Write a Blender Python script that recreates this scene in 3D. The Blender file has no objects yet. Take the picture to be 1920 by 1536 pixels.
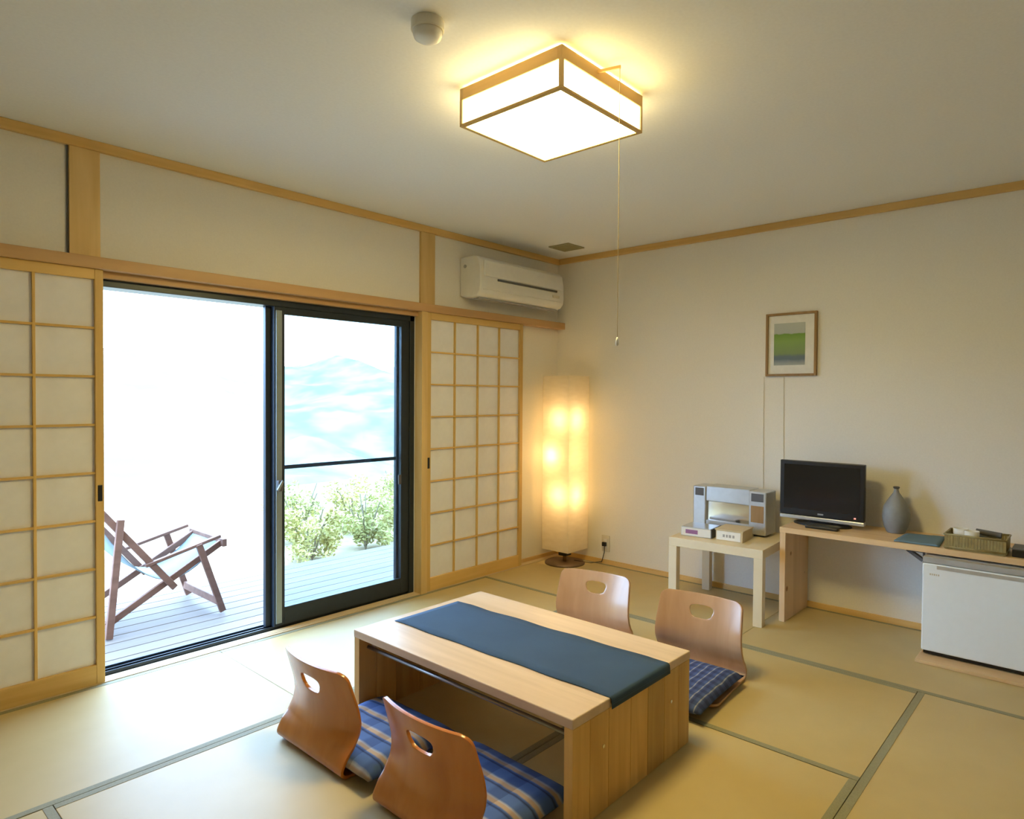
import bpy, bmesh, math, random
from mathutils import Vector, Matrix, noise

S = bpy.context.scene
COL = S.collection
random.seed(7)
PI = math.pi

# ------------------------------------------------------------------ camera
F = Vector((0.74107402, 0.6711493, -0.01918088))
RT = Vector((0.67135287, -0.74110768, 0.00668746))
UP = Vector((0.00972682, 0.01783304, 0.99979366))
cam_d = bpy.data.cameras.new('camera')
cam_d.sensor_width = 36.0
cam_d.lens = 36.0 * 1238.86 / 1920.0
cam_d.clip_start = 0.02
cam_d.clip_end = 3000
cam = bpy.data.objects.new('camera', cam_d)
COL.objects.link(cam)
M3 = Matrix((RT, UP, -F)).transposed()
cam.matrix_world = Matrix.Translation((-4.13906, -3.23445, 1.25)) @ M3.to_4x4()
S.camera = cam

# ------------------------------------------------------------------ sky, exposure
SKY = 9.8
world = bpy.data.worlds.new('sky')
S.world = world
world.use_nodes = True
bg = world.node_tree.nodes['Background']
bg.inputs['Color'].default_value = (0.42, 0.655, 1.0, 1)
bg.inputs['Strength'].default_value = SKY
S.view_settings.view_transform = 'Standard'
S.view_settings.look = 'None'
S.view_settings.gamma = 1.0
S.view_settings.use_curve_mapping = False
S.view_settings.exposure = 0.76
CEILING_LAMP = 32.0      # radiance of the lower paper panel of the ceiling lamp
CEILING_LAMP_SIDE = 7.0  # radiance of its side panels
FLOOR_LAMP = 50.0       # radiance of the bulbs inside the floor lamp

# ------------------------------------------------------------------ materials
def new_mat(name):
    m = bpy.data.materials.new(name)
    m.use_nodes = True
    nt = m.node_tree
    return m, nt, nt.nodes['Principled BSDF']

def plain(name, col, rough=0.5, metal=0.0, spec=0.5, var=0.04, scale=30, bump=0.0):
    m, nt, b = new_mat(name)
    b.inputs['Roughness'].default_value = rough
    b.inputs['Metallic'].default_value = metal
    b.inputs['Specular IOR Level'].default_value = spec
    tc = nt.nodes.new('ShaderNodeTexCoord')
    n = nt.nodes.new('ShaderNodeTexNoise')
    n.inputs['Scale'].default_value = scale
    n.inputs['Detail'].default_value = 4
    nt.links.new(tc.outputs['Object'], n.inputs['Vector'])
    r = nt.nodes.new('ShaderNodeValToRGB')
    r.color_ramp.elements[0].position = 0.3
    r.color_ramp.elements[1].position = 0.7
    r.color_ramp.elements[0].color = [c * (1 - var) for c in col] + [1]
    r.color_ramp.elements[1].color = [min(1, c * (1 + var)) for c in col] + [1]
    nt.links.new(n.outputs['Fac'], r.inputs['Fac'])
    nt.links.new(r.outputs['Color'], b.inputs['Base Color'])
    if bump:
        bp = nt.nodes.new('ShaderNodeBump')
        bp.inputs['Strength'].default_value = bump
        bp.inputs['Distance'].default_value = 0.002
        nt.links.new(n.outputs['Fac'], bp.inputs['Height'])
        nt.links.new(bp.outputs['Normal'], b.inputs['Normal'])
    return m

def wood(name, c1, c2, axis=0, scale=18, rough=0.45, spec=0.4, stretch=14, knots=False, tone=0.1):
    m, nt, b = new_mat(name)
    b.inputs['Roughness'].default_value = rough
    b.inputs['Specular IOR Level'].default_value = spec
    tc = nt.nodes.new('ShaderNodeTexCoord')
    oi = nt.nodes.new('ShaderNodeObjectInfo')
    mp = nt.nodes.new('ShaderNodeMapping')
    sc = [scale] * 3
    sc[axis] = scale / stretch
    mp.inputs['Scale'].default_value = sc
    add = nt.nodes.new('ShaderNodeVectorMath')
    nt.links.new(tc.outputs['Object'], add.inputs[0])
    sh = nt.nodes.new('ShaderNodeVectorMath')
    sh.operation = 'SCALE'
    sh.inputs[0].default_value = (3.1, 5.7, 4.3)
    nt.links.new(oi.outputs['Random'], sh.inputs['Scale'])
    nt.links.new(sh.outputs[0], add.inputs[1])
    nt.links.new(add.outputs[0], mp.inputs['Vector'])
    n = nt.nodes.new('ShaderNodeTexNoise')
    n.inputs['Scale'].default_value = 1.0
    n.inputs['Detail'].default_value = 6
    n.inputs['Distortion'].default_value = 0.6
    nt.links.new(mp.outputs[0], n.inputs['Vector'])
    r = nt.nodes.new('ShaderNodeValToRGB')
    r.color_ramp.elements[0].position = 0.32
    r.color_ramp.elements[1].position = 0.68
    r.color_ramp.elements[0].color = list(c1) + [1]
    r.color_ramp.elements[1].color = list(c2) + [1]
    nt.links.new(n.outputs['Fac'], r.inputs['Fac'])
    out = r.outputs['Color']
    if knots:
        v = nt.nodes.new('ShaderNodeTexVoronoi')
        v.inputs['Scale'].default_value = 7
        nt.links.new(add.outputs[0], v.inputs['Vector'])
        kr = nt.nodes.new('ShaderNodeValToRGB')
        kr.color_ramp.elements[0].position = 0.07
        kr.color_ramp.elements[1].position = 0.13
        kr.color_ramp.elements[0].color = (0.35, 0.18, 0.09, 1)
        kr.color_ramp.elements[1].color = (1, 1, 1, 1)
        nt.links.new(v.outputs['Distance'], kr.inputs['Fac'])
        mx = nt.nodes.new('ShaderNodeMix')
        mx.data_type = 'RGBA'
        mx.blend_type = 'MULTIPLY'
        mx.inputs['Factor'].default_value = 1.0
        nt.links.new(out, mx.inputs['A'])
        nt.links.new(kr.outputs['Color'], mx.inputs['B'])
        out = mx.outputs['Result']
    # each board a little lighter or darker than its neighbour
    hs = nt.nodes.new('ShaderNodeHueSaturation')
    ma = nt.nodes.new('ShaderNodeMapRange')
    ma.inputs['To Min'].default_value = 1 - tone
    ma.inputs['To Max'].default_value = 1 + tone
    nt.links.new(oi.outputs['Random'], ma.inputs['Value'])
    nt.links.new(ma.outputs[0], hs.inputs['Value'])
    nt.links.new(out, hs.inputs['Color'])
    nt.links.new(hs.outputs[0], b.inputs['Base Color'])
    bp = nt.nodes.new('ShaderNodeBump')
    bp.inputs['Strength'].default_value = 0.08
    bp.inputs['Distance'].default_value = 0.002
    nt.links.new(n.outputs['Fac'], bp.inputs['Height'])
    nt.links.new(bp.outputs['Normal'], b.inputs['Normal'])
    return m

def emission(name, col, strength):
    m, nt, b = new_mat(name)
    b.inputs['Base Color'].default_value = (0.9, 0.88, 0.82, 1)
    b.inputs['Emission Color'].default_value = list(col) + [1]
    b.inputs['Emission Strength'].default_value = strength
    return m

def weave(name, c1, c2, axis=0, scale=260, rough=0.6, spec=0.3):
    """straw or cloth woven in fine parallel ribs"""
    m, nt, b = new_mat(name)
    b.inputs['Roughness'].default_value = rough
    b.inputs['Specular IOR Level'].default_value = spec
    tc = nt.nodes.new('ShaderNodeTexCoord')
    w = nt.nodes.new('ShaderNodeTexWave')
    w.bands_direction = 'XYZ'[axis]
    w.inputs['Scale'].default_value = scale
    w.inputs['Distortion'].default_value = 0.4
    nt.links.new(tc.outputs['Object'], w.inputs['Vector'])
    n = nt.nodes.new('ShaderNodeTexNoise')
    n.inputs['Scale'].default_value = 5
    n.inputs['Detail'].default_value = 5
    nt.links.new(tc.outputs['Object'], n.inputs['Vector'])
    mx = nt.nodes.new('ShaderNodeMix')
    mx.data_type = 'FLOAT'
    mx.inputs['Factor'].default_value = 0.35
    nt.links.new(n.outputs['Fac'], mx.inputs[2])
    nt.links.new(w.outputs['Fac'], mx.inputs[3])
    r = nt.nodes.new('ShaderNodeValToRGB')
    r.color_ramp.elements[0].position = 0.25
    r.color_ramp.elements[1].position = 0.75
    r.color_ramp.elements[0].color = list(c1) + [1]
    r.color_ramp.elements[1].color = list(c2) + [1]
    nt.links.new(mx.outputs[0], r.inputs['Fac'])
    nt.links.new(r.outputs['Color'], b.inputs['Base Color'])
    return m

def stripes(name, axis, stops, period, cross, rough=0.85):
    """woven stripes across local axis, with fine threads across them"""
    m, nt, b = new_mat(name)
    b.inputs['Roughness'].default_value = rough
    b.inputs['Specular IOR Level'].default_value = 0.2
    tc = nt.nodes.new('ShaderNodeTexCoord')
    sp = nt.nodes.new('ShaderNodeSeparateXYZ')
    nt.links.new(tc.outputs['Object'], sp.inputs[0])
    n = nt.nodes.new('ShaderNodeTexNoise')
    n.inputs['Scale'].default_value = 14
    nt.links.new(tc.outputs['Object'], n.inputs['Vector'])
    wob = nt.nodes.new('ShaderNodeMath')
    wob.operation = 'MULTIPLY_ADD'
    wob.inputs[1].default_value = 0.012
    nt.links.new(n.outputs['Fac'], wob.inputs[0])
    nt.links.new(sp.outputs[axis], wob.inputs[2])
    md = nt.nodes.new('ShaderNodeMath')
    md.operation = 'WRAP'
    md.inputs[1].default_value = period
    md.inputs[2].default_value = 0.0
    nt.links.new(wob.outputs[0], md.inputs[0])
    dv = nt.nodes.new('ShaderNodeMath')
    dv.operation = 'DIVIDE'
    dv.inputs[1].default_value = period
    nt.links.new(md.outputs[0], dv.inputs[0])
    r = nt.nodes.new('ShaderNodeValToRGB')
    cr = r.color_ramp
    while len(cr.elements) < len(stops):
        cr.elements.new(0.5)
    for e, (p, c) in zip(cr.elements, stops):
        e.position = p
        e.color = list(c) + [1]
    nt.links.new(dv.outputs[0], r.inputs['Fac'])
    # crossing bands
    md2 = nt.nodes.new('ShaderNodeMath')
    md2.operation = 'WRAP'
    md2.inputs[1].default_value = cross
    md2.inputs[2].default_value = 0.0
    nt.links.new(sp.outputs[1 - axis], md2.inputs[0])
    dv2 = nt.nodes.new('ShaderNodeMath')
    dv2.operation = 'DIVIDE'
    dv2.inputs[1].default_value = cross
    nt.links.new(md2.outputs[0], dv2.inputs[0])
    r2 = nt.nodes.new('ShaderNodeValToRGB')
    r2.color_ramp.elements[0].position = 0.42
    r2.color_ramp.elements[1].position = 0.58
    r2.color_ramp.elements[0].color = (0.62, 0.62, 0.66, 1)
    r2.color_ramp.elements[1].color = (1, 1, 1, 1)
    nt.links.new(dv2.outputs[0], r2.inputs['Fac'])
    mx = nt.nodes.new('ShaderNodeMix')
    mx.data_type = 'RGBA'
    mx.blend_type = 'MULTIPLY'
    mx.inputs['Factor'].default_value = 0.8
    nt.links.new(r.outputs['Color'], mx.inputs['A'])
    nt.links.new(r2.outputs['Color'], mx.inputs['B'])
    nt.links.new(mx.outputs['Result'], b.inputs['Base Color'])
    return m

MAT = {}
MAT['plaster'] = plain('wall plaster', (0.82, 0.80, 0.75), 0.9, spec=0.1, var=0.02, scale=120, bump=0.05)
MAT['far_wall'] = plain('tan wall paper', (0.56, 0.50, 0.38), 0.9, spec=0.1, var=0.03, scale=60)
MAT['ceiling'] = plain('ceiling paper', (0.86, 0.87, 0.88), 0.9, spec=0.1, var=0.02, scale=90, bump=0.05)
MAT['trim_x'] = wood('pale cypress along x', (0.64, 0.41, 0.14), (0.74, 0.50, 0.20), 0)
MAT['trim_y'] = wood('pale cypress along y', (0.64, 0.41, 0.14), (0.74, 0.50, 0.20), 1)
MAT['trim_z'] = wood('pale cypress along z', (0.64, 0.43, 0.17), (0.76, 0.54, 0.24), 2)
MAT['lintel'] = wood('lintel wood', (0.52, 0.31, 0.14), (0.62, 0.39, 0.19), 0)
MAT['sill'] = wood('sill wood', (0.66, 0.50, 0.30), (0.76, 0.60, 0.38), 0, rough=0.35)
MAT['shoji_z'] = wood('screen stile wood', (0.62, 0.40, 0.13), (0.72, 0.49, 0.19), 2)
MAT['shoji_x'] = wood('screen rail wood', (0.62, 0.40, 0.13), (0.72, 0.49, 0.19), 0)
MAT['paper'] = plain('screen paper', (0.80, 0.80, 0.86), 0.9, spec=0.1, var=0.04, scale=12)
MAT['tatami_x'] = weave('straw ribs along x', (0.49, 0.375, 0.17), (0.57, 0.45, 0.22), 1, 300, 0.5, 0.6)
MAT['tatami_y'] = weave('straw ribs along y', (0.49, 0.375, 0.17), (0.57, 0.45, 0.22), 0, 300, 0.5, 0.6)
MAT['heri'] = plain('mat edging cloth', (0.27, 0.26, 0.17), 0.7, var=0.1, scale=200)
MAT['alu'] = plain('dark window aluminium', (0.030, 0.040, 0.055), 0.35, 0.4)
MAT['alu_grey'] = plain('grey window aluminium', (0.30, 0.36, 0.40), 0.35, 0.5)
MAT['black'] = plain('black plastic', (0.012, 0.012, 0.014), 0.35)
MAT['screen'] = plain('dark screen', (0.012, 0.013, 0.016), 0.12, var=0.01)
MAT['white'] = plain('white plastic', (0.78, 0.77, 0.74), 0.4, var=0.02)
MAT['fridge'] = plain('fridge enamel', (0.78, 0.84, 0.90), 0.35, var=0.01)
MAT['grey'] = plain('grey plastic', (0.38, 0.38, 0.38), 0.45)
MAT['darkgrey'] = plain('dark grey plastic', (0.10, 0.10, 0.11), 0.5)
MAT['silver'] = plain('silver plastic', (0.55, 0.57, 0.60), 0.3, 0.5)
MAT['mirror'] = plain('polished silver panel', (0.80, 0.80, 0.80), 0.12, 1.0, var=0.01)
MAT['chrome'] = plain('steel', (0.6, 0.6, 0.62), 0.25, 1.0, var=0.02)
MAT['bar'] = plain('grey steel bar', (0.30, 0.30, 0.32), 0.35, 0.8)
MAT['table_y'] = wood('light table wood', (0.52, 0.38, 0.25), (0.62, 0.47, 0.33), 1, 22, 0.32, 0.5)
MAT['table_z'] = wood('table plank wood', (0.56, 0.32, 0.09), (0.70, 0.44, 0.14), 2, 22, 0.4, 0.4, tone=0.22)
MAT['ply'] = wood('moulded plywood', (0.48, 0.150, 0.020), (0.56, 0.19, 0.03), 2, 16, 0.24, 0.8)
MAT['ply_pale'] = wood('paler moulded plywood', (0.50, 0.28, 0.14), (0.58, 0.34, 0.18), 2, 16, 0.26, 0.9)
MAT['runner'] = weave('slate blue runner cloth', (0.034, 0.064, 0.115), (0.048, 0.088, 0.155), 1, 700, 0.8, 0.2)
MAT['blue_cloth'] = weave('dusty blue cloth', (0.12, 0.20, 0.27), (0.17, 0.26, 0.33), 1, 700, 0.8, 0.2)
BLUE, NAVY, TAN, PALE = (0.075, 0.135, 0.33), (0.025, 0.04, 0.11), (0.42, 0.30, 0.21), (0.36, 0.37, 0.41)
MAT['cushion'] = stripes('blue and tan striped cotton', 0, [(0.0, BLUE), (0.3, BLUE), (0.38, NAVY), (0.48, BLUE), (0.55, TAN), (0.68, TAN), (0.74, PALE), (0.84, BLUE)], 0.080, 0.11)
MAT['cushion_fine'] = stripes('blue cotton with fine pale stripes', 1, [(0.0, (0.07, 0.11, 0.27)), (0.35, (0.045, 0.06, 0.16)), (0.62, (0.06, 0.09, 0.22)), (0.74, PALE), (0.84, (0.07, 0.11, 0.27))], 0.034, 0.05)
MAT['desk_y'] = wood('pine shelf board', (0.66, 0.45, 0.24), (0.76, 0.55, 0.32), 1, 18)
MAT['desk_z'] = wood('knotty pine board', (0.62, 0.42, 0.23), (0.72, 0.51, 0.30), 2, 18, knots=True)
MAT['lack'] = plain('pale birch foil', (0.78, 0.67, 0.47), 0.45, var=0.03, scale=8)
MAT['ceramic'] = plain('grey stoneware', (0.26, 0.27, 0.28), 0.5, var=0.1, scale=25)
MAT['wicker'] = plain('bamboo slats', (0.30, 0.24, 0.10), 0.6, var=0.2, scale=40)
MAT['cardboard'] = plain('pale wooden box', (0.62, 0.50, 0.30), 0.6)
MAT['label_white'] = plain('white paper', (0.80, 0.79, 0.74), 0.7)
MAT['purple'] = plain('purple print', (0.30, 0.13, 0.28), 0.5)
MAT['ink'] = plain('grey print', (0.35, 0.34, 0.33), 0.6)
MAT['gold'] = plain('tan print', (0.55, 0.50, 0.42), 0.5)
MAT['red'] = emission('red standby lamp', (1, 0.03, 0.02), 0.5)
MAT['teak'] = wood('weathered chair wood', (0.150, 0.072, 0.048), (0.217, 0.108, 0.075), 0, 20, 0.6)
MAT['sling'] = plain('grey blue canvas', (0.22, 0.28, 0.30), 0.9)
MAT['deck'] = wood('silvered deck boards', (0.140, 0.108, 0.088), (0.175, 0.138, 0.112), 0, 14, 0.7)
MAT['ground'] = plain('dry grass', (0.34, 0.26, 0.17), 0.95, spec=0.0, var=0.3, scale=3)
MAT['leaf'] = plain('light green leaves', (0.46, 0.42, 0.16), 0.7, spec=0.2, var=0.3, scale=5)
MAT['leaf_yellow'] = plain('yellow green leaves', (0.54, 0.46, 0.17), 0.7, spec=0.2, var=0.3, scale=5)
MAT['stem'] = plain('shrub stems', (0.20, 0.15, 0.09), 0.8)
MAT['frame_wood'] = wood('brown picture frame wood', (0.26, 0.15, 0.05), (0.34, 0.20, 0.08), 2, 30)
MAT['lamp_base'] = plain('dark brown lamp base', (0.10, 0.06, 0.03), 0.45)
MAT['vent'] = plain('olive vent', (0.30, 0.27, 0.15), 0.6)
MAT['lamp_paper'] = emission('lit lower paper panel', (1.0, 0.77, 0.28), CEILING_LAMP)
MAT['lamp_side'] = emission('lit side paper panel', (1.0, 0.77, 0.33), CEILING_LAMP_SIDE)
MAT['bulb'] = emission('lit bulb', (1.0, 0.64, 0.29), FLOOR_LAMP)
MAT['cord'] = plain('tan cord', (0.42, 0.34, 0.20), 0.8)
MAT['ivory'] = plain('ivory plastic', (0.70, 0.66, 0.56), 0.45, var=0.02)

def shade_paper():
    m, nt, b = new_mat('rice paper shade')
    nt.nodes.remove(b)
    out = nt.nodes['Material Output']
    tc = nt.nodes.new('ShaderNodeTexCoord')
    w = nt.nodes.new('ShaderNodeTexNoise')
    w.inputs['Scale'].default_value = 14
    w.inputs['Detail'].default_value = 5
    mp = nt.nodes.new('ShaderNodeMapping')
    mp.inputs['Scale'].default_value = (1, 1, 3)
    nt.links.new(tc.outputs['Object'], mp.inputs[0])
    nt.links.new(mp.outputs[0], w.inputs['Vector'])
    r = nt.nodes.new('ShaderNodeValToRGB')
    r.color_ramp.elements[0].color = (0.72, 0.66, 0.52, 1)
    r.color_ramp.elements[1].color = (0.86, 0.81, 0.68, 1)
    nt.links.new(w.outputs['Fac'], r.inputs['Fac'])
    d = nt.nodes.new('ShaderNodeBsdfDiffuse')
    t = nt.nodes.new('ShaderNodeBsdfTranslucent')
    nt.links.new(r.outputs['Color'], d.inputs['Color'])
    nt.links.new(r.outputs['Color'], t.inputs['Color'])
    mx = nt.nodes.new('ShaderNodeMixShader')
    mx.inputs[0].default_value = 0.5
    nt.links.new(d.outputs[0], mx.inputs[1])
    nt.links.new(t.outputs[0], mx.inputs[2])
    nt.links.new(mx.outputs[0], out.inputs['Surface'])
    return m
MAT['shade'] = shade_paper()

def glass_mat():
    m, nt, b = new_mat('tinted window glass')
    nt.nodes.remove(b)
    out = nt.nodes['Material Output']
    t = nt.nodes.new('ShaderNodeBsdfTransparent')
    t.inputs['Color'].default_value = (0.91, 0.95, 0.955, 1)     # two faces per pane
    g = nt.nodes.new('ShaderNodeBsdfGlossy')
    g.inputs['Roughness'].default_value = 0.02
    fr = nt.nodes.new('ShaderNodeFresnel')
    fr.inputs['IOR'].default_value = 1.3
    mx = nt.nodes.new('ShaderNodeMixShader')
    nt.links.new(fr.outputs[0], mx.inputs[0])
    nt.links.new(t.outputs[0], mx.inputs[1])
    nt.links.new(g.outputs[0], mx.inputs[2])
    nt.links.new(mx.outputs[0], out.inputs['Surface'])
    return m
MAT['glass'] = glass_mat()

def hill_mat():
    m, nt, b = new_mat('wooded hillside with painted haze')
    b.inputs['Roughness'].default_value = 1
    b.inputs['Specular IOR Level'].default_value = 0
    tc = nt.nodes.new('ShaderNodeTexCoord')
    n = nt.nodes.new('ShaderNodeTexNoise')
    n.inputs['Scale'].default_value = 0.03
    n.inputs['Detail'].default_value = 8
    nt.links.new(tc.outputs['Object'], n.inputs['Vector'])
    r = nt.nodes.new('ShaderNodeValToRGB')
    r.color_ramp.elements[0].position = 0.38
    r.color_ramp.elements[1].position = 0.66
    r.color_ramp.elements[0].color = (0.145, 0.165, 0.135, 1)  # distance haze is put into these pale hill colours
    r.color_ramp.elements[1].color = (0.27, 0.235, 0.175, 1)
    nt.links.new(n.outputs['Fac'], r.inputs['Fac'])
    nt.links.new(r.outputs['Color'], b.inputs['Base Color'])
    return m
MAT['hill'] = hill_mat()

# ------------------------------------------------------------------ mesh builder
def origin(o):
    v = Vector((0, 0, 0))
    while o is not None:
        v += o.location
        o = o.parent
    return v

class MB:
    def __init__(self):
        self.v = []
        self.f = []
    def add(self, vs, fs):
        k = len(self.v)
        self.v += [tuple(p) for p in vs]
        self.f += [tuple(i + k for i in q) for q in fs]
        return self
    def box(self, x0, x1, y0, y1, z0, z1):
        x0, x1 = sorted((x0, x1)); y0, y1 = sorted((y0, y1)); z0, z1 = sorted((z0, z1))
        vs = [(x, y, z) for z in (z0, z1) for y in (y0, y1) for x in (x0, x1)]
        return self.add(vs, [(0, 2, 3, 1), (4, 5, 7, 6), (0, 1, 5, 4), (2, 6, 7, 3), (0, 4, 6, 2), (1, 3, 7, 5)])
    def bar(self, p, q, a, b, ref=(0, 1, 0)):
        """rectangular bar from p to q: a thick across ref, b thick along ref"""
        p, q, ref = Vector(p), Vector(q), Vector(ref)
        d = (q - p).normalized()
        w = (ref - d * ref.dot(d)).normalized()
        u = d.cross(w)
        vs = []
        for c in (p, q):
            for s, t in ((-1, -1), (1, -1), (1, 1), (-1, 1)):
                vs.append(c + u * s * a / 2 + w * t * b / 2)
        return self.add(vs, [(3, 2, 1, 0), (4, 5, 6, 7), (0, 1, 5, 4), (1, 2, 6, 5), (2, 3, 7, 6), (3, 0, 4, 7)])
    def tube(self, pts, r, n=10):
        pts = [Vector(p) for p in pts]
        rings = []
        prev = None
        for i, p in enumerate(pts):
            d = (pts[min(i + 1, len(pts) - 1)] - pts[max(i - 1, 0)]).normalized()
            ref = prev if prev is not None else (Vector((0, 0, 1)) if abs(d.z) < 0.9 else Vector((1, 0, 0)))
            u = (ref - d * ref.dot(d)).normalized()
            prev = u
            w = d.cross(u)
            rings.append([p + u * r * math.cos(2 * PI * k / n) + w * r * math.sin(2 * PI * k / n) for k in range(n)])
        vs = [p for g in rings for p in g]
        fs = []
        for i in range(len(rings) - 1):
            for k in range(n):
                a, b = i * n + k, i * n + (k + 1) % n
                fs.append((a, b, b + n, a + n))
        fs.append(tuple(reversed(range(n))))
        fs.append(tuple(range((len(rings) - 1) * n, len(rings) * n)))
        return self.add(vs, fs)
    def lathe(self, c, prof, n=32):
        """prof = [(r, z)] from the bottom up; closed by caps"""
        vs, fs = [], []
        for r, z in prof:
            for k in range(n):
                a = 2 * PI * k / n
                vs.append((c[0] + r * math.cos(a), c[1] + r * math.sin(a), c[2] + z))
        for i in range(len(prof) - 1):
            for k in range(n):
                a, b = i * n + k, i * n + (k + 1) % n
                fs.append((a, b, b + n, a + n))
        fs.append(tuple(reversed(range(n))))
        fs.append(tuple(range((len(prof) - 1) * n, len(prof) * n)))
        return self.add(vs, fs)
    def prism_x(self, x0, x1, yz):
        n = len(yz)
        vs = [(x0, y, z) for y, z in yz] + [(x1, y, z) for y, z in yz]
        fs = [tuple(range(n)), tuple(reversed(range(n, 2 * n)))]
        for k in range(n):
            j = (k + 1) % n
            fs.append((k, k + n, j + n, j))
        return self.add(vs, fs)
    def build(self, name, mat, parent=None, bevel=0.0, smooth=False, base=None, local=False, seg=2):
        off = Vector((0, 0, 0))
        if parent is not None and not local:
            off = origin(parent)
        loc = Vector((0, 0, 0))
        if parent is None:
            if base is None:
                xs, ys, zs = zip(*self.v)
                base = ((min(xs) + max(xs)) / 2, (min(ys) + max(ys)) / 2, min(zs))
            loc = Vector(base)
            off = loc
        me = bpy.data.meshes.new(name)
        me.from_pydata([tuple(Vector(p) - off) for p in self.v], [], self.f)
        bm = bmesh.new()
        bm.from_mesh(me)
        bmesh.ops.recalc_face_normals(bm, faces=bm.faces)
        bm.to_mesh(me)
        bm.free()
        me.materials.append(MAT[mat] if isinstance(mat, str) else mat)
        o = bpy.data.objects.new(name, me)
        COL.objects.link(o)
        o.location = loc
        if parent is not None:
            o.parent = parent
        if smooth:
            for p in me.polygons:
                p.use_smooth = True
        if bevel:
            md = o.modifiers.new('bevel', 'BEVEL')
            md.width = bevel
            md.segments = seg
            md.limit_method = 'ANGLE'
            md.angle_limit = math.radians(40)
        return o

def box(name, mat, x0, x1, y0, y1, z0, z1, parent=None, bevel=0.0, **k):
    return MB().box(x0, x1, y0, y1, z0, z1).build(name, mat, parent, bevel, **k)

def tag(o, label, cat, group=None):
    o['label'] = label
    o['category'] = cat
    if group:
        o['group'] = group
    return o

def thing(name, loc, label=None, cat=None, group=None, rz=0.0):
    o = bpy.data.objects.new(name, None)
    o.empty_display_size = 0.1
    COL.objects.link(o)
    o.location = loc
    o.rotation_euler = (0, 0, rz)
    if label:
        tag(o, label, cat, group)
    return o

def structure(o):
    o['kind'] = 'structure'
    return o

def copy_tree(o, parent=None):
    c = o.copy()
    COL.objects.link(c)
    if parent is not None:
        c.parent = parent
    for ch in list(o.children):
        copy_tree(ch, c)
    return c

def autosmooth(o, ang=40):
    me = o.data
    for p in me.polygons:
        p.use_smooth = True
    try:
        me.set_sharp_from_angle(angle=math.radians(ang))
    except Exception:
        pass
    return o

# ------------------------------------------------------------------ room shell
H = 2.335
XB, YB = -4.95, -4.45          # the two sides behind the camera
WX0, WX1, WZ = -3.27, -1.452, 1.765
WY = 0.03                       # plaster plane of the window side
wl = MB()
wl.box(XB, WX0, WY, WY + 0.12, -0.05, H)
wl.box(WX1, 0.15, WY, WY + 0.12, -0.05, H)
wl.box(WX0, WX1, WY, WY + 0.12, WZ, H)
structure(wl.build('wall_left', 'plaster'))
structure(box('wall_right', 'plaster', 0, 0.12, YB, WY, -0.05, H))
structure(box('wall_back', 'far_wall', XB - 0.12, XB, YB, WY + 0.12, -0.05, H))
structure(box('wall_near', 'far_wall', XB, 0.12, YB - 0.12, YB, -0.05, H))
structure(box('ceiling', 'ceiling', XB - 0.12, 0.12, YB - 0.12, WY + 0.12, H, H + 0.1))

# floor: a base slab carrying the straw mats, each with its edging cloths
floor = structure(box('floor', 'heri', XB, 0, YB, WY + 0.01, -0.09, -0.03))
HW = 0.026                      # width of an edging cloth
def mat_piece(x0, x1, y0, y1):
    g = 0.0012
    x0, x1, y0, y1 = x0 + g, x1 - g, y0 + g, y1 - g
    along_x = (x1 - x0) > (y1 - y0)
    m = box('tatami_mat', 'tatami_x' if along_x else 'tatami_y', x0, x1, y0, y1, -0.029, 0.0, floor, 0.0015)
    for s in (0, 1):
        if along_x:
            a = y0 if s == 0 else y1 - HW
            box('edging_cloth', 'heri', x0, x1, a, a + HW, -0.02, 0.0012, m, 0.0006)
        else:
            a = x0 if s == 0 else x1 - HW
            box('edging_cloth', 'heri', a, a + HW, y0, y1, -0.02, 0.0012, m, 0.0006)
for r in ((-0.89, -0.005, -1.81, -0.032), (-0.89, -0.005, -3.62, -1.81), (-2.72, -0.89, -0.875, -0.032), (-4.52, -2.72, -0.875, -0.032),
          (-1.79, -0.89, -2.645, -0.875), (-3.60, -1.79, -1.745, -0.875), (-3.60, -1.79, -2.645, -1.745), (-4.50, -3.60, -2.645, -0.875),
          (-2.72, -0.89, -3.54, -2.645), (-4.52, -2.72, -3.54, -2.645), (-1.8, -0.005, -4.43, -3.62), (-3.6, -1.8, -4.43, -3.54), (-4.93, -3.6, -4.43, -3.54)):
    mat_piece(*r)

# ceiling trims, lintel, posts, baseboards, sill
structure(box('trim_1', 'trim_x', XB, 0.0, 0.005, WY, H - 0.042, H, bevel=0.003))
structure(box('trim_2', 'trim_y', -0.024, 0.0, YB, 0.004, H - 0.042, H, bevel=0.003))
lin = MB().box(XB, 0.0, -0.045, WY, 1.782, 1.832)
structure(lin.build('trim_3', 'lintel', bevel=0.003))
structure(box('trim_4', 'trim_z', -3.325, -3.21, 0.012, WY, 1.832, H - 0.042, bevel=0.002))
structure(box('trim_5', 'trim_z', -1.42, -1.302, 0.012, WY, 1.832, H - 0.042, bevel=0.002))
structure(box('shadow_gap_strip', 'darkgrey', -3.332, -3.325, 0.022, WY, 1.832, H - 0.042))  # dark strip painting the shadow gap left of the post
structure(box('trim_7', 'trim_z', -1.452, -1.405, -0.040, WY, 0.0, 1.782, bevel=0.002))      # jamb by the screens
structure(box('baseboard_right', 'trim_y', -0.012, 0.0, YB, WY, 0.0, 0.035, bevel=0.002))
structure(box('baseboard_left', 'trim_x', -0.47, -0.013, 0.018, WY, 0.0, 0.03, bevel=0.002))
sl = MB()
sl.box(XB, -0.0, -0.030, -0.012, -0.02, 0.004).box(XB, 0.0, -0.008, 0.012, -0.02, 0.004).box(XB, 0.0, 0.016, 0.034, -0.02, 0.004)
sl.box(XB, 0.0, -0.030, 0.05, -0.025, -0.002)
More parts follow.
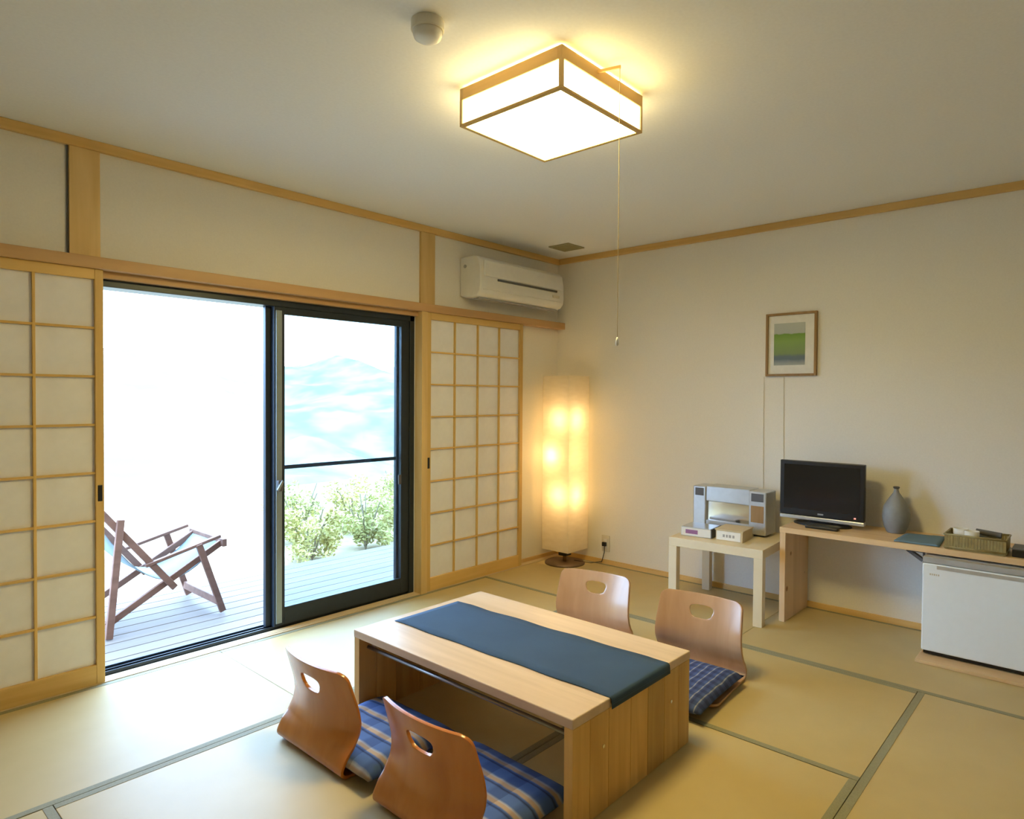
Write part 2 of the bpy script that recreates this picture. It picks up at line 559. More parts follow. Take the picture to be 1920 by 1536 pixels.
structure(sl.build('trim_8', 'sill', bevel=0.001))
structure(box('trim_9', 'lintel', WX0, WX1, WY - 0.03, WY + 0.12, WZ - 0.012, WZ + 0.016))

# ------------------------------------------------------------------ sliding window
win = structure(thing('window_1', (-2.32, 0.09, 0.0)))
fr = MB()
fr.box(WX1 - 0.035, WX1, 0.035, 0.15, -0.06, WZ - 0.012)
fr.box(WX0, WX0 + 0.03, 0.035, 0.15, -0.06, WZ - 0.012)
fr.box(WX0, WX1, 0.035, 0.15, WZ - 0.045, WZ - 0.012)
fr.build('window_frame', 'alu', win, 0.002)
tk = MB()
tk.box(WX0, WX1, 0.050, 0.15, -0.06, -0.004).box(WX0, WX1, 0.058, 0.064, -0.004, 0.014).box(WX0, WX1, 0.088, 0.094, -0.004, 0.014).box(WX0, WX1, 0.126, 0.132, -0.004, 0.014)
tk.build('track', 'alu', win, 0.001)
def sash(x0, x1, y0, y1, z0, z1, wl_, wr_, wt, wb, mid=None):
    s = MB().box(x0, x0 + wl_, y0, y1, z0, z1).build('stile', 'alu', win, 0.003)
    MB().box(x1 - wr_, x1, y0, y1, z0, z1).build('stile', 'alu', win, 0.003)
    MB().box(x0 + wl_, x1 - wr_, y0, y1, z1 - wt, z1).build('top_rail', 'alu', win, 0.003)
    MB().box(x0 + wl_, x1 - wr_, y0, y1, z0, z0 + wb).build('bottom_rail', 'alu', win, 0.003)
    if mid:
        MB().box(x0 + wl_, x1 - wr_, y0 + 0.004, y1 - 0.004, mid - 0.011, mid + 0.011).build('middle_rail', 'alu', win, 0.002)
    c = (y0 + y1) / 2
    MB().box(x0 + wl_ - 0.005, x1 - wr_ + 0.005, c - 0.003, c + 0.003, z0 + wb - 0.005, z1 - wt + 0.005).build('pane', 'glass', win)
    return s
st = sash(-2.395, -1.487, 0.042, 0.070, 0.014, 1.722, 0.062, 0.062, 0.040, 0.095)
MB().box(-2.386, -2.352, 0.036, 0.043, 0.03, 1.70).build('stile_cover', 'alu_grey', st, 0.002)
hd = MB().box(-2.386, -2.356, 0.012, 0.037, 0.74, 0.80).build('handle', 'darkgrey', st, 0.006)
MB().bar((-2.393, 0.006, 0.748), (-2.362, 0.012, 0.795), 0.014, 0.012).build('lever', 'alu_grey', hd, 0.003)
sash(-2.425, -1.515, 0.076, 0.104, 0.014, 1.722, 0.050, 0.045, 0.032, 0.060, mid=0.86)
box('lock', 'darkgrey', -1.575, -1.553, 0.032, 0.042, 0.70, 0.76, win, 0.003)

# ------------------------------------------------------------------ paper screens
def shoji(name, x0, x1, yf, cols=4, rows=8, pull=None):
    d = structure(thing(name, ((x0 + x1) / 2, yf + 0.014, 0.004)))
    y0, y1 = yf, yf + 0.027
    sw = 0.032
    zb, zt = 0.086, 1.738
    for a in (x0, x1 - sw):
        box('stile', 'shoji_z', a, a + sw, y0, y1, 0.004, 1.782, d, 0.002)
    box('rail', 'shoji_x', x0 + sw, x1 - sw, y0 + 0.001, y1 - 0.001, 0.004, zb, d, 0.002)
    box('rail', 'shoji_x', x0 + sw, x1 - sw, y0 + 0.001, y1 - 0.001, zt, 1.782, d, 0.002)
    cx = (x1 - x0 - 2 * sw) / cols
    cz = (zt - zb) / rows
    mw = 0.010
    for i in range(1, cols):
        x = x0 + sw + i * cx
        box('muntin', 'shoji_z', x - mw / 2, x + mw / 2, y0 + 0.004, y1 - 0.008, zb, zt, d, 0.001)
    for j in range(1, rows):
        z = zb + j * cz
        box('muntin', 'shoji_x', x0 + sw, x1 - sw, y0 + 0.0055, y1 - 0.009, z - mw / 2, z + mw / 2, d, 0.001)
    me = None
    for i in range(cols):
        for j in range(rows):
            a, b_ = x0 + sw + i * cx, zb + j * cz
            if me is None:
                p = box('paper_pane', 'paper', a, a + cx, y0 + 0.017, y0 + 0.0185, b_, b_ + cz, d)
                me = p
                first = (a, b_)
            else:
                q = me.copy()
                COL.objects.link(q)
                q.location = me.location + Vector((a - first[0], 0, b_ - first[1]))
    if pull:
        box('finger_pull', 'black', pull - 0.009, pull + 0.009, y0 - 0.002, y0 + 0.006, 0.79, 0.86, d, 0.002)
shoji('door_1', -4.135, -3.212, -0.029, pull=-3.228)
shoji('door_2', -4.145, -3.225, 0.0005)
shoji('door_3', -1.400, -0.483, -0.029, pull=-1.386)
shoji('door_4', -1.404, -0.490, 0.0005)

# ------------------------------------------------------------------ ground outside, deck, hills
deck = structure(thing('deck', (-2.3, 0.8, -0.12)))
bw, first = 0.112, None
for k in range(11):
    y0 = 0.155 + k * (bw + 0.006)
    if first is None:
        first = box('deck_board', 'deck', -7.5, 2.4, y0, y0 + bw, -0.088, -0.060, deck, 0.003)
    else:
        q = first.copy()
        COL.objects.link(q)
        q.location.y = first.location.y + k * (bw + 0.006)
for x in (-6.5, -4.5, -2.5, -0.5, 1.5):
    box('joist', 'deck', x - 0.03, x + 0.03, 0.17, 1.44, -0.19, -0.088, deck)

def ground_z(x, y):
    z = -0.22 - 0.015 * (y - 1.4)
    if y > 6:
        z -= 0.05 * (y - 6) ** 1.45
    return z + 0.03 * noise.noise((x * 0.7, y * 0.7, 1.0))
gx = [-14 + 0.8 * i for i in range(56)]
gy = [0.15 + 0.5 * j for j in range(16)] + [8.5 + 1.6 * j for j in range(16)]
g = MB()
for y in gy:
    for x in gx:
        g.v.append((x, y, ground_z(x, y)))
for j in range(len(gy) - 1):
    for i in range(len(gx) - 1):
        a = j * len(gx) + i
        g.f.append((a, a + 1, a + 1 + len(gx), a + len(gx)))
structure(g.build('ground', 'ground', smooth=True))

def hill_z(x, y):
    t = min(1, max(0, (y - 120) / 520))
    base = -75 + 100 * t ** 0.85
    rid = 1 - abs(noise.noise((x * 0.0052 + 3.1, y * 0.0040, 0.3))) * 2
    rid2 = 1 - abs(noise.noise((x * 0.014, y * 0.010, 4.3))) * 2
    rough = noise.noise((x * 0.09, y * 0.09, 2.0))
    return base + 26 * rid * (0.4 + t) * 0.8 + 9 * rid2 + 1.6 * rough - 14
nx, ny = 150, 74
h = MB()
for j in range(ny):
    y = 40 + 640 * j / (ny - 1)
    for i in range(nx):
        x = -520 + 1400 * i / (nx - 1)
        h.v.append((x, y, hill_z(x, y)))
for j in range(ny - 1):
    for i in range(nx - 1):
        a = j * nx + i
        h.f.append((a, a + 1, a + 1 + nx, a + nx))
structure(h.build('hillside', 'hill', smooth=True))

def shrub(x, y, w, hgt, n, mat, label, seed):
    rnd = random.Random(seed)
    z0 = ground_z(x, y)
    t = thing('shrub', (x, y, z0), label, 'shrub', 'shrubs beyond the deck')
    st_ = MB()
    lf = MB()
    for k in range(7):
        a = rnd.uniform(0, 2 * PI)
        e = Vector((math.cos(a) * w * 0.35, math.sin(a) * w * 0.3, hgt * rnd.uniform(0.6, 0.9)))
        st_.tube([(x, y, z0), (x + e.x * 0.5, y + e.y * 0.5, z0 + e.z * 0.6), (x + e.x, y + e.y, z0 + e.z)], 0.006, 5)
    blobs = [(rnd.uniform(-0.4, 0.4) * w, rnd.uniform(-0.3, 0.3) * w, hgt * rnd.uniform(0.12, 0.8), rnd.uniform(0.16, 0.28) * w) for _ in range(15)]
    for k in range(n):
        bx, by, bz, br = rnd.choice(blobs)
        d = Vector((rnd.gauss(0, 1), rnd.gauss(0, 1), rnd.gauss(0, 1))).normalized() * br * rnd.uniform(0.5, 1.05)
        c = Vector((x + bx, y + by, max(z0 + 0.03, z0 + bz + d.z))) + Vector((d.x, d.y, 0))
        s = rnd.uniform(0.014, 0.030)
        u = Vector((rnd.gauss(0, 1), rnd.gauss(0, 1), rnd.gauss(0, 0.7))).normalized()
        v = u.cross(Vector((rnd.gauss(0, 1), rnd.gauss(0, 1), rnd.gauss(0, 1)))).normalized()
        lf.add([c - u * s, c + v * s * 0.45, c + u * s, c - v * s * 0.45], [(0, 1, 2, 3)])
    st_.build('stem', 'stem', t)
    fo = lf.build('foliage', mat, t)
    fo['kind'] = 'stuff'
rowv = ('first', 'second', 'third', 'fourth')
for k in range(4):
    shrub(-0.98 + 0.60 * k, 2.02 + 0.04 * k, 0.50, (0.55, 0.62, 0.56, 0.60)[k], 2200, ('leaf_yellow', 'leaf')[k % 2],
          ('yellow tinged', 'light green')[k % 2] + ' leafy shrub, ' + rowv[k] + ' from the window post in the front row behind the deck', 20 + k)
for k in range(4):
    shrub(-0.62 + 0.66 * k, 2.85 + 0.05 * k, 0.54, (0.66, 0.62, 0.70, 0.64)[k], 1800, ('leaf', 'leaf_yellow')[k % 2],
          ('light green', 'yellow tinged')[k % 2] + ' leafy shrub, ' + rowv[k] + ' from the left in the back row', 30 + k)

# ------------------------------------------------------------------ deck chair outside
dz = -0.06
dc = thing('deck_chair', (-2.68, 0.94, dz), 'brown wooden folding deck chair with a grey canvas sling, outside on the deck', 'chair')
def rail(name, x0, z0, x1, z1, y, a=0.036, b=0.022, mat='teak'):
    return MB().bar((x0, y, z0), (x1, y, z1), a, b).build(name, mat, dc, 0.003)
for y, s in ((0.72, -1), (1.17, 1)):
    rail('back_rail', -3.20, 0.86, -2.64, 0.145, y)
    rail('rear_leg', -2.925, 0.575, -2.985, dz + 0.004, y + s * 0.024)
    rail('seat_rail', -2.984, 0.005, -2.35, 0.365, y - s * 0.024)
    rail('armrest', -2.80, 0.300, -2.385, 0.405, y + s * 0.012, 0.018, 0.028)
    rail('front_leg', -2.515, 0.375, -2.375, dz + 0.012, y + s * 0.024)
for nm, x, z in (('stretcher', -2.40, 0.02), ('crossbar', -3.195, 0.85), ('crossbar', -2.36, 0.36), ('crossbar', -2.975, 0.01)):
    MB().bar((x, 0.70, z), (x, 1.19, z), 0.025, 0.045, (0, 0, 1)).build(nm, 'teak', dc, 0.003)
sg = MB()
N = 18
for i in range(N + 1):
    t = i / N
    x = -3.19 + 0.82 * t
    z = 0.855 - 0.50 * t - 0.42 * math.sin(PI * t) * (0.75 + 0.25 * t)
    for y in (0.75, 0.945, 1.14):
        sg.v.append((x, y, z))
for i in range(N):
    for j in range(2):
        a = i * 3 + j
        sg.f.append((a, a + 1, a + 4, a + 3))
so = sg.build('sling', 'sling', dc, smooth=True)
so.modifiers.new('solid', 'SOLIDIFY').thickness = 0.004

# ------------------------------------------------------------------ low table
TX0, TX1, TY0, TY1, TH = -2.645, -1.940, -2.122, -1.052, 0.335
tb = thing('low_table', ((TX0 + TX1) / 2, (TY0 + TY1) / 2, 0.0), 'low light wood table with plank end panels under the slate blue runner', 'table')
box('tabletop', 'table_y', TX0, TX1, TY0, TY1, TH - 0.03, TH, tb, 0.003)
for y0, y1 in ((TY0 + 0.001, TY0 + 0.033), (TY1 - 0.033, TY1 - 0.001)):
    lg = box('leg_panel', 'table_z', TX0 + 0.012, TX1 - 0.012, y0 + 0.006, y1 - 0.006, 0.003, TH - 0.03, tb)
    ws = [0.085, 0.098, 0.125, 0.105, 0.11, 0.10, 0.08]
    k = (TX1 - TX0 - 0.004) / sum(ws)
    x = TX0 + 0.002
    for w_ in ws:
        box('plank', 'table_z', x + 0.0007, x + w_ * k - 0.0007, y0, y1, 0.001, TH - 0.0305, lg, 0.0012)
        x += w_ * k
    if y0 < -2:
        for bx_, bz_ in ((-2.49, 0.20), (-2.075, 0.195)):
            MB().tube([(bx_, y0 - 0.002, bz_), (bx_, y0 + 0.004, bz_)], 0.006, 10).build('bolt', 'chrome', lg)
MB().tube([(-2.60, TY0 + 0.034, 0.262), (-2.60, TY1 - 0.034, 0.262)], 0.007, 12).build('brace_bar', 'bar', tb, smooth=True)
MB().tube([(-1.985, TY0 + 0.034, 0.262), (-1.985, TY1 - 0.034, 0.262)], 0.007, 12).build('brace_bar', 'bar', tb, smooth=True)
for y in (TY0 + 0.034, TY1 - 0.058):
    box('apron', 'table_y', TX0 + 0.06, TX1 - 0.06, y, y + 0.024, TH - 0.075, TH - 0.031, tb, 0.002)

# runner cloth: lies along the table, near end folds over the edge
rn = MB()
path = []
for i in range(41):
    path.append((-1.095 - (2.118 - 1.095) * i / 40, TH + 0.0025))
path += [(-2.124, TH + 0.0015), (-2.1275, TH - 0.004), (-2.1285, TH - 0.016), (-2.129, TH - 0.032)]
NW = 9
rr = random.Random(3)
for i, (y, z) in enumerate(path):
    t = i / (len(path) - 1)
    xa, xb = -2.478 + 0.022 * t, -2.128 + 0.03 * t
    wv = 0.004 * math.sin(i * 0.55) * (1 if i < 38 else 0.3)
    for k in range(NW):
        u = k / (NW - 1)
        x = xa + (xb - xa) * u + (wv if k == NW - 1 else (0.6 * wv if k == 0 else 0))
        zz = z
        if 2 < i < 39:
            zz += 0.0012 * abs(math.sin(u * 7 + i * 0.32)) * (0.5 + 0.5 * math.sin(i * 0.23))
        rn.v.append((x, y, zz))
for i in range(len(path) - 1):
    for k in range(NW - 1):
        a = i * NW + k
        rn.f.append((a, a + 1, a + 1 + NW, a + NW))
ro = rn.build('table_runner', 'runner', smooth=True, base=(-2.3, -1.6, TH))
sm = ro.modifiers.new('solid', 'SOLIDIFY')
sm.thickness = 0.0016
sm.offset = 0
tag(ro, 'slate blue cloth runner laid lengthwise on the low table, near end folded over', 'table runner')

# ------------------------------------------------------------------ legless floor chairs of bent plywood
def smooth_path(pts, n):
    """Catmull-Rom through pts, n samples evenly over length"""
    P = [Vector(p) for p in pts]
    P = [P[0] * 2 - P[1]] + P + [P[-1] * 2 - P[-2]]
    out = []
    for i in range(1, len(P) - 2):
        for k in range(20):
            t = k / 20
            a, b, c, d = P[i - 1], P[i], P[i + 1], P[i + 2]
            out.append(0.5 * ((2 * b) + (c - a) * t + (2 * a - 5 * b + 4 * c - d) * t * t + (3 * b - a - 3 * c + d) * t ** 3))
    out.append(P[-2])
    L = [0]
    for a, b in zip(out, out[1:]):
        L.append(L[-1] + (b - a).length)
    res, j = [], 0
    for k in range(n + 1):
        s = L[-1] * k / n
        while j < len(L) - 2 and L[j + 1] < s:
            j += 1
        f_ = (s - L[j]) / max(1e-9, L[j + 1] - L[j])
        res.append(out[j].lerp(out[j + 1], f_))
    return res, L[-1]

PROFILE = [(0.38, 0.012), (0.28, 0.010), (0.15, 0.010), (0.05, 0.010), (0.014, 0.013), (0.0, 0.030), (0.010, 0.065), (0.026, 0.10), (0.033, 0.135), (0.032, 0.17), (0.025, 0.21), (0.010, 0.27), (-0.010, 0.342)]
DISH = [(0.0, 0.0), (0.03, 0.0), (0.065, 0.006), (0.10, 0.020), (0.14, 0.034), (0.17, 0.040), (0.21, 0.042), (0.27, 0.040), (0.36, 0.037)]
def dish_at(z):
    for (a, p), (b, q) in zip(DISH, DISH[1:]):
        if z <= b:
            t = max(0.0, (z - a) / (b - a))
            t = t * t * (3 - 2 * t) * 0.5 + t * 0.5
            return p + (q - p) * t
    return DISH[-1][1]
def chair_mesh():
    NT, NU = 96, 48
    prof, L = smooth_path([(x, z, 0) for x, z in PROFILE], NT)
    hw = 0.205
    keep, vs, fs = {}, [], []
    def half(i):
        # half width of the board along its length; corners rounded at both ends
        s = L * i / NT
        e = L - s
        w = hw
        z = prof[i].y
        if z > 0.15:
            w -= 0.012 * min(1, (z - 0.15) / 0.2)
        r = 0.032
        if e < r:
            w -= r - math.sqrt(max(0, r * r - (r - e) ** 2))
        r = 0.05
        if s < r:
            w -= r - math.sqrt(max(0, r * r - (r - s) ** 2))
        return w
    for i, p in enumerate(prof):
        w = half(i)
        z = p.y
        dish = dish_at(z) if p.x < 0.1 else 0.0
        for k in range(NU + 1):
            u = -1 + 2 * k / NU
            yy = u * w
            q = (yy / hw) ** 2
            vs.append((p.x + dish * q, yy, z))
    # grip hole: a rounded trapezoid cut out of the backrest
    zc, zh = 0.264, 0.029
    for i in range(NT):
        for k in range(NU):
            fs.append((i * (NU + 1) + k, i * (NU + 1) + k + 1, (i + 1) * (NU + 1) + k + 1, (i + 1) * (NU + 1) + k))
    bm = bmesh.new()
    bv = [bm.verts.new(v) for v in vs]
    for q in fs:
        bm.faces.new([bv[i] for i in q])
    # cut the hole outline with planes: collect faces whose centre is inside, then snap the rim
    def inside(y, z, g=0.0):
        dzv = (z - zc) / (zh + g)
        if abs(dzv) > 1:
            return False
        wtop, wbot = 0.066 + g, 0.044 + g
        w = wbot + (wtop - wbot) * (dzv + 1) / 2
        q = abs(y) / w
        m = 2.4 if dzv > 0 else 4.5
        return q ** 3.2 + abs(dzv) ** m < 1.0
    dead = [f for f in bm.faces if f.calc_center_median().x < 0.12 and inside(f.calc_center_median().y, f.calc_center_median().z)]
    bmesh.ops.delete(bm, geom=dead, context='FACES')
    # snap the stair-stepped rim onto the true outline
    for v in bm.verts:
        if v.is_boundary and abs(v.co.y) < 0.10 and 0.22 < v.co.z < 0.32 and v.co.x < 0.1:
            y, z = v.co.y, v.co.z - zc
            lo, hi = 0.2, 2.0
            for _ in range(24):
                m_ = (lo + hi) / 2
                if inside(y * m_, zc + z * m_):
                    lo = m_
                else:
                    hi = m_
            v.co.y, v.co.z = y * lo, zc + z * lo
    me = bpy.data.meshes.new('floor_chair')
    bm.to_mesh(me)
    bm.free()
    for p in me.polygons:
        p.use_smooth = True
    return me
CH_ME = chair_mesh()
def floor_chair(x, y, rz, mat, label):
    t = thing('floor_chair', (x, y, 0.0), label, 'chair', 'legless plywood floor chairs', rz)
    me = CH_ME.copy()
    me.materials.append(MAT[mat])
    o = bpy.data.objects.new('bent_shell', me)
    COL.objects.link(o)
    o.parent = t
    s = o.modifiers.new('solid', 'SOLIDIFY')
    s.thickness = 0.010
    s.offset = 0
    b_ = o.modifiers.new('bevel', 'BEVEL')
    b_.width = 0.002
    b_.segments = 2
    b_.angle_limit = math.radians(50)
    fm = MB()
    for (px, py) in ((0.09, -0.15), (0.09, 0.15), (0.33, -0.15), (0.33, 0.15)):
        fm.lathe((px, py, 0.0), [(0.012, 0.0), (0.012, 0.0055)], 10)
        MB().lathe((px, py, 0.0), [(0.012, 0.0), (0.012, 0.0055)], 10).build('foot_pad', 'black', t, local=True)
    return t
floor_chair(-2.94, -1.215, 0.0, 'ply', 'brown plywood floor chair seen from behind, farther from the camera')
floor_chair(-2.94, -1.795, 0.0, 'ply', 'brown plywood floor chair nearest the camera, its dark grip hole facing us')
floor_chair(-1.300, -1.270, PI + 0.17, 'ply_pale', 'pale shiny plywood floor chair across the table, nearest the paper lamp')
floor_chair(-1.288, -1.852, PI + 0.08, 'ply_pale', 'plywood floor chair across the table, in front of the white side table')

def cushion(x, y, w, d, rz, mat, label, thick=0.068, z=0.017):
    n = 22
    mb = MB()
    for side in (1, -1):
        for j in range(n + 1):
            for i in range(n + 1):
                u, v = -1 + 2 * i / n, -1 + 2 * j / n
                # pillow outline with slightly drawn-in sides
                px = u * d / 2 * (1 - 0.035 * (1 - v * v) * abs(u) ** 3)
                py = v * w / 2 * (1 - 0.035 * (1 - u * u) * abs(v) ** 3)
                e = max(0.0, (1 - abs(u) ** 5) * (1 - abs(v) ** 5)) ** 0.5
                wr = 0.003 * noise.noise((u * 3 + x, v * 3 + y, side)) * e
                zz = thick / 2 + side * (thick / 2) * e * (1.0 if side > 0 else 1.0) + (wr if side > 0 else 0)
                mb.v.append((px, py, zz))
        k0 = 0 if side == 1 else (n + 1) ** 2
        for j in range(n):
            for i in range(n):
                a = k0 + j * (n + 1) + i
                mb.f.append((a, a + 1, a + n + 2, a + n + 1))
    me = bpy.data.meshes.new('seat_cushion')
    me.from_pydata(mb.v, [], mb.f)
    bm = bmesh.new()
    bm.from_mesh(me)
    bmesh.ops.remove_doubles(bm, verts=bm.verts, dist=0.0004)
    bmesh.ops.recalc_face_normals(bm, faces=bm.faces)
    bm.to_mesh(me)
    bm.free()
    for p in me.polygons:
        p.use_smooth = True
    me.materials.append(MAT[mat])
    o = bpy.data.objects.new('seat_cushion', me)
    COL.objects.link(o)
    o.location = (x, y, z)
    o.rotation_euler = (0, 0, rz)
    tag(o, label, 'cushion', 'striped floor cushions')
    return o
cushion(-2.735, -1.325, 0.44, 0.40, 0.02, 'cushion', 'blue and tan striped cushion on the farther window side floor chair')
cushion(-2.735, -1.835, 0.45, 0.40, -0.02, 'cushion', 'blue and tan striped cushion on the floor chair nearest the camera')
cushion(-1.600, -1.880, 0.43, 0.46, 0.05, 'cushion_fine', 'dark blue cushion with fine pale stripes, at the far side of the table')

# ------------------------------------------------------------------ ceiling lamp with pull cord
CX0, CX1, CY0, CY1 = -2.535, -2.067, -1.977, -1.525
cl = thing('ceiling_lamp', ((CX0 + CX1) / 2, (CY0 + CY1) / 2, 2.195), 'square wooden ceiling lamp with glowing white paper panels', 'lamp')
zb, zm, zt = 2.195, 2.286, 2.327
for a in ((CX0, CX1, CY0, CY0 + 0.016), (CX0, CX1, CY1 - 0.016, CY1), (CX0, CX0 + 0.016, CY0 + 0.016, CY1 - 0.016), (CX1 - 0.016, CX1, CY0 + 0.016, CY1 - 0.016)):
    box('top_band', 'trim_x' if a[1] - a[0] > 0.1 else 'trim_y', *a, zm, zt, cl, 0.001)
    box('bottom_rail', 'trim_x' if a[1] - a[0] > 0.1 else 'trim_y', a[0], a[1], a[2], a[3], zb, zb + 0.009, cl, 0.001)
for x in (CX0, CX1 - 0.012):
    for y in (CY0, CY1 - 0.012):
        box('corner_post', 'trim_z', x, x + 0.012, y, y + 0.012, zb + 0.009, zm, cl)
i = 0.005
box('paper_panel', 'lamp_side', CX0 + 0.012, CX1 - 0.012, CY0 + i, CY0 + i + 0.003, zb + 0.009, zm, cl)
box('paper_panel', 'lamp_side', CX0 + 0.012, CX1 - 0.012, CY1 - i - 0.003, CY1 - i, zb + 0.009, zm, cl)
box('paper_panel', 'lamp_side', CX0 + i, CX0 + i + 0.003, CY0 + 0.012, CY1 - 0.012, zb + 0.009, zm, cl)
box('paper_panel', 'lamp_side', CX1 - i - 0.003, CX1 - i, CY0 + 0.012, CY1 - 0.012, zb + 0.009, zm, cl)
box('paper_panel', 'lamp_paper', CX0 + 0.016, CX1 - 0.016, CY0 + 0.016, CY1 - 0.016, zb + 0.003, zb + 0.006, cl)
box('mounting_plate', 'ivory', -2.42, -2.18, -1.86, -1.64, zm + 0.01, H, cl)
MB().bar((-2.345, CY0 + 0.004, 2.312), (-2.317, -2.047, 2.315), 0.007, 0.009, (0, 0, 1)).build('switch_arm', 'trim_y', cl)
pc = MB().tube([(-2.318, -2.044, 2.312), (-2.318, -2.045, 1.9), (-2.318, -2.044, 1.445)], 0.0011, 6).build('pull_cord', 'cord', cl)
MB().lathe((-2.318, -2.044, 1.418), [(0.002, 0), (0.005, 0.004), (0.0045, 0.018), (0.002, 0.028)], 12).build('cord_knob', 'white', pc, smooth=True)

# smoke detector, ceiling vent, air conditioner
sd = thing('smoke_detector', (-2.875, -1.75, H), 'round cream smoke detector on the ceiling beside the lamp', 'smoke detector')
MB().lathe((-2.875, -1.75, H - 0.030), [(0.046, 0), (0.048, 0.004), (0.048, 0.030)], 32).build('base', 'ivory', sd, smooth=False, bevel=0.001)
autosmooth(MB().lathe((-2.875, -1.75, H - 0.058), [(0.012, 0), (0.028, 0.003), (0.039, 0.010), (0.042, 0.018), (0.042, 0.028)], 32).build('sensor_head', 'white', sd))
cv = thing('ceiling_vent', (-0.33, -0.305, H), 'small square olive vent in the ceiling near the corner', 'vent')
for a in ((-0.425, -0.235, -0.395, -0.380), (-0.425, -0.235, -0.230, -0.215), (-0.425, -0.410, -0.380, -0.230), (-0.250, -0.235, -0.380, -0.230)):
    box('frame', 'vent', *a, H - 0.008, H, cv, 0.001)
for k in range(6):
    x = -0.405 + k * 0.027
    MB().bar((x + 0.012, -0.380, H - 0.006), (x + 0.012, -0.230, H - 0.006), 0.016, 0.003, (0.5, 0, 0.8)).build('slat', 'vent', cv)

AX0, AX1 = -1.065, -0.175
ac = thing('air_conditioner', ((AX0 + AX1) / 2, 0.03, 1.90), 'white wall mounted air conditioner above the right paper screen', 'air conditioner')
prof = [(0.029, 1.925), (0.029, 2.185), (-0.09, 2.185), (-0.125, 2.178), (-0.150, 2.155), (-0.165, 2.09), (-0.168, 1.99), (-0.160, 1.945), (-0.135, 1.918), (-0.09, 1.906), (-0.02, 1.912)]
acb = autosmooth(MB().prism_x(AX0, AX1, prof).build('body', 'white', ac, 0.008), 35)
box('front_panel', 'white', AX0 + 0.03, AX1 - 0.03, -0.176, -0.160, 2.045, 2.150, ac, 0.006)
box('intake_slot', 'darkgrey', AX0 + 0.16, AX1 - 0.09, -0.174, -0.160, 2.026, 2.040, ac, 0.002)
MB().bar((AX0 + 0.03, -0.150, 1.945), (AX1 - 0.03, -0.150, 1.945), 0.045, 0.010, (0, 0.75, 0.6)).build('air_flap', 'white', ac, 0.002)
box('outlet_gap', 'grey', AX0 + 0.03, AX1 - 0.03, -0.120, -0.07, 1.902, 1.910, ac)
box('display_lamp', 'ivory', AX1 - 0.14, AX1 - 0.06, -0.172, -0.164, 1.985, 2.005, ac, 0.002)
MB().tube([(AX0 + 0.02, -0.02, 2.12), (AX0 - 0.004, -0.02, 2.12)], 0.012, 12).build('screw_cap', 'grey', ac)

# ------------------------------------------------------------------ floor lamp in the corner
LX, LY, LS = -0.19, -0.205, 0.123
fl = thing('floor_lamp', (LX, LY, 0), 'tall square rice paper floor lamp glowing in the room corner', 'lamp')
autosmooth(MB().lathe((LX, LY, 0.0), [(0.150, 0), (0.150, 0.008), (0.144, 0.013), (0.02, 0.016)], 40).build('base', 'lamp_base', fl))
MB().tube([(LX, LY, 0.014), (LX, LY, 0.135)], 0.014, 14).build('post', 'frame_wood', fl, smooth=True)
box('socket', 'black', LX - 0.035, LX + 0.035, LY - 0.035, LY + 0.035, 0.06, 0.10, fl, 0.004)
sh = MB()
nz = 14
for j in range(nz + 1):
    z = 0.110 + 1.297 * j / nz
    ring = []
    per = 10
    for s in range(4):
        for k in range(per):
            t = -1 + 2 * k / per
            x, y = [(t, -1), (1, t), (-t, 1), (-1, -t)][s]
            bul = 0.002 * noise.noise((x * 2 + 5, y * 2, z * 6))
            sh.v.append((LX + x * (LS + bul), LY + y * (LS + bul), z))
m4 = 40
for j in range(nz):
    for k in range(m4):
        a, b_ = j * m4 + k, j * m4 + (k + 1) % m4
        sh.f.append((a, b_, b_ + m4, a + m4))
shade = sh.build('lamp_shade', 'shade', fl, smooth=False)
for z in (0.13, 1.38):
    MB().bar((LX - LS + 0.012, LY, z), (LX + LS - 0.012, LY, z), 0.008, 0.008, (0, 0, 1)).bar((LX, LY - LS + 0.012, z), (LX, LY + LS - 0.012, z), 0.008, 0.008, (0, 0, 1)).build('cross_brace', 'trim_x', fl)
MB().tube([(LX + 0.03, LY + 0.03, 0.13), (LX + 0.03, LY + 0.03, 1.38)], 0.006, 8).build('inner_pole', 'trim_z', fl)
for bx_, by_, bz_ in ((-0.030, -0.030, 1.085), (-0.050, 0.040, 0.815), (-0.030, -0.030, 0.525)):
    bb = MB().tube([(LX + 0.025, LY + 0.025, bz_ + 0.045), (LX + bx_, LY + by_, bz_ + 0.03)], 0.010, 8).build('bulb_holder', 'white', fl)
    MB().lathe((LX + bx_, LY + by_, bz_ - 0.026), [(0.004, 0), (0.018, 0.006), (0.026, 0.022), (0.022, 0.040), (0.010, 0.052)], 14).build('bulb', 'bulb', bb, smooth=True)
cord = MB().tube([(LX + 0.05, LY - 0.05, 0.02), (-0.07, -0.36, 0.006), (-0.03, -0.43, 0.02), (-0.022, -0.447, 0.09), (-0.020, -0.445, 0.145)], 0.003, 6).build('power_cord', 'black', fl, smooth=True)
box('plug', 'black', -0.034, -0.012, -0.462, -0.430, 0.138, 0.168, fl, 0.004)
wo = thing('wall_outlet', (0, -0.445, 0.10), 'small cream wall outlet with a black plug beside the floor lamp', 'outlet')
box('cover_plate', 'ivory', -0.007, 0.0, -0.482, -0.412, 0.095, 0.215, wo, 0.002)
box('socket', 'white', -0.011, -0.007, -0.462, -0.432, 0.12, 0.19, wo, 0.001)

